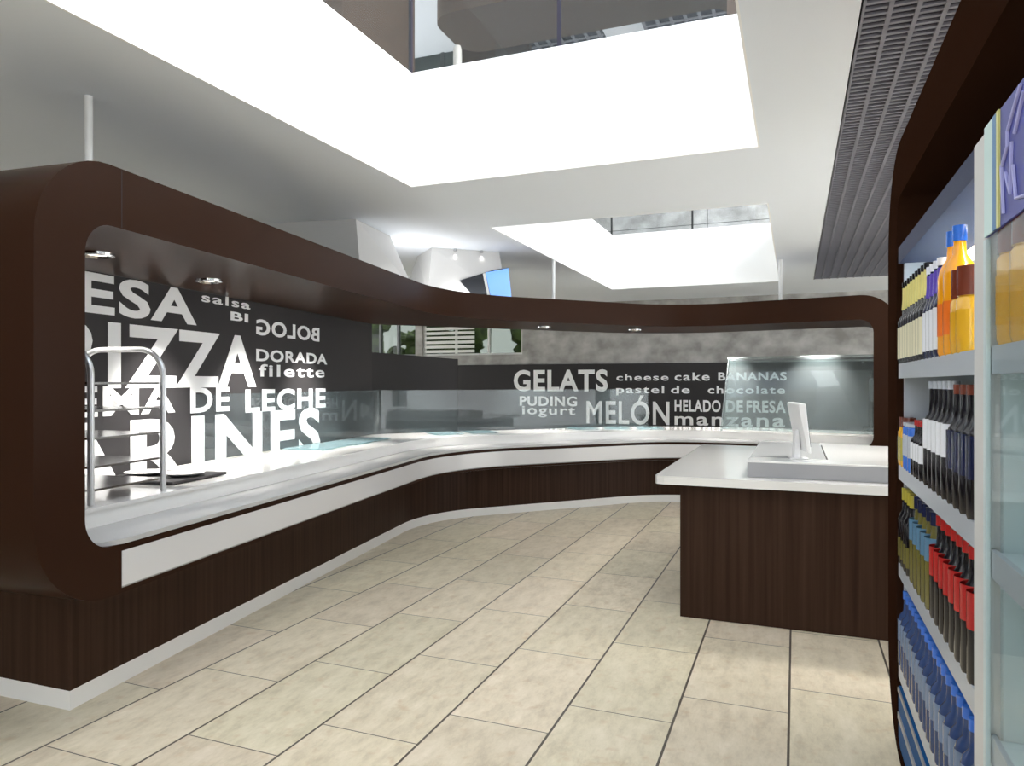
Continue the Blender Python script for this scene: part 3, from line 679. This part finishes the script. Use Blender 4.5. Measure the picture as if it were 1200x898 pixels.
rows = [(0, [('wine_bottle', 9, 3.435, 2.89), ('purple_bottle', 4, 2.80, 2.60), ('orange_bottle', 2, 2.52, 2.43), ('amber_jar', 2, 2.326, 2.25)]),
        (1, [('juice_bottle', 2, 3.43, 3.36), ('blue_can', 3, 3.285, 3.15), ('small_dark_bottle', 4, 3.08, 2.89), ('tall_dark_bottle', 5, 2.79, 2.47), ('stout_bottle', 4, 2.385, 2.13)]),
        (2, [('herb_bottle', 4, 3.43, 3.21), ('lime_bottle', 5, 3.11, 2.76), ('cola_bottle', 8, 2.665, 2.12)]),
        (3, [('water_bottle', 18, 3.43, 2.12)])]
protos = {}
for si, row in rows:
    for kind, n, ya, yb in row:
        for i in range(n):
            y = ya+(yb-ya)*i/max(1, n-1)
            if kind not in protos: ob = protos[kind] = make_bottle(kind, spec[kind])
            else: ob = copy_tree(protos[kind])
            ob.location = (XC+spec[kind]['r']-.006, y, SH[si]+.001); ob.rotation_euler = (0, 0, random.uniform(0, 6))
            tag(ob, '%s, %s from the far end' % (desc[kind], ORD[i]), 'can' if kind == 'blue_can' else 'bottle', kind.replace('_', ' ')+'s on the '+where[si])
for i, y in enumerate((1.845, 1.735, 1.625, 1.515)):
    ob = copy_tree(protos['amber_jar']); ob.location = (XC+.044, y, 1.681); ob.scale = (1.3, 1.3, 1.3)
    tag(ob, '%s amber bottle from the post on the upper shelf of the near cooler' % ORD[i], 'bottle', 'amber bottles in the near cooler')
# ------------------------------------------------------------------ light
w = bpy.data.worlds.new('World'); bpy.context.scene.world = w; w.use_nodes = True
bg = w.node_tree.nodes['Background']; bg.inputs[0].default_value = (.95, .98, 1, 1); bg.inputs[1].default_value = 2.0
def area(name, loc, rot, sx, sy, e, col=(1, 1, 1)):
    l = bpy.data.lights.new(name, 'AREA'); l.shape = 'RECTANGLE'; l.size = sx; l.size_y = sy; l.energy = e; l.color = col
    o = bpy.data.objects.new(name, l); C.objects.link(o); o.location = loc; o.rotation_euler = rot
    return o
area('upper_side_fill', (7.5, 5, 5.05), (0, R(88), 0), 1.5, 13, 420)  # added lamp out of view, brightens the well face and concrete
for x, y, e in ((.75, .6, 130), (.75, 3.2, 130), (.75, 8.6, 40)): spot((x, y, CZ-.01), e, 125, .9, None, .25)  # added spots without fixtures, lifting the aisle floor
area('well_fill', (-1.5, 2.2, UC+.12), (0, 0, 0), 2.4, 4.5, 45); area('well_fill', (-1.5, 7.4, UC+.12), (0, 0, 0), 2.4, 1.4, 40)  # added lamps under the closed roof, brightening the floor below the wells
area('upper_fill', (3.6, 10.6, UC+.1), (0, 0, 0), 2.5, 2.5, 220); area('upper_fill', (-9.5, 9.5, UC+.1), (0, 0, 0), 2.5, 2.5, 220)  # added lamps out of view, brightening the upper storey
for l, e in ((4.2, 13), (6.2, 9), (8.6, 7)):
    p = pos(l, .7); area('ceiling_fill', (p.x, p.y, 2.66), (R(180), 0, 0), .9, .9, e)  # added lamps hidden above the canopy, lightening the ceiling
spot((.55, 6.1, CZ-.01), 220, 95, .8, None, .25)  # added spot without a fixture, whitens the island worktop
# ------------------------------------------------------------------ camera
cam = bpy.data.cameras.new('camera'); co = bpy.data.objects.new('camera', cam); C.objects.link(co)
cam.sensor_width = 36; cam.lens = 837/1200*36; cam.clip_start = .02
co.location = (0, 0, 1.6); co.rotation_euler = (R(90), 0, math.atan2(332, 837))
sc = bpy.context.scene; sc.camera = co
sc.view_settings.view_transform = 'Standard'; sc.view_settings.look = 'None'; sc.view_settings.gamma = 1; sc.view_settings.use_curve_mapping = False
sc.view_settings.exposure = 1.12
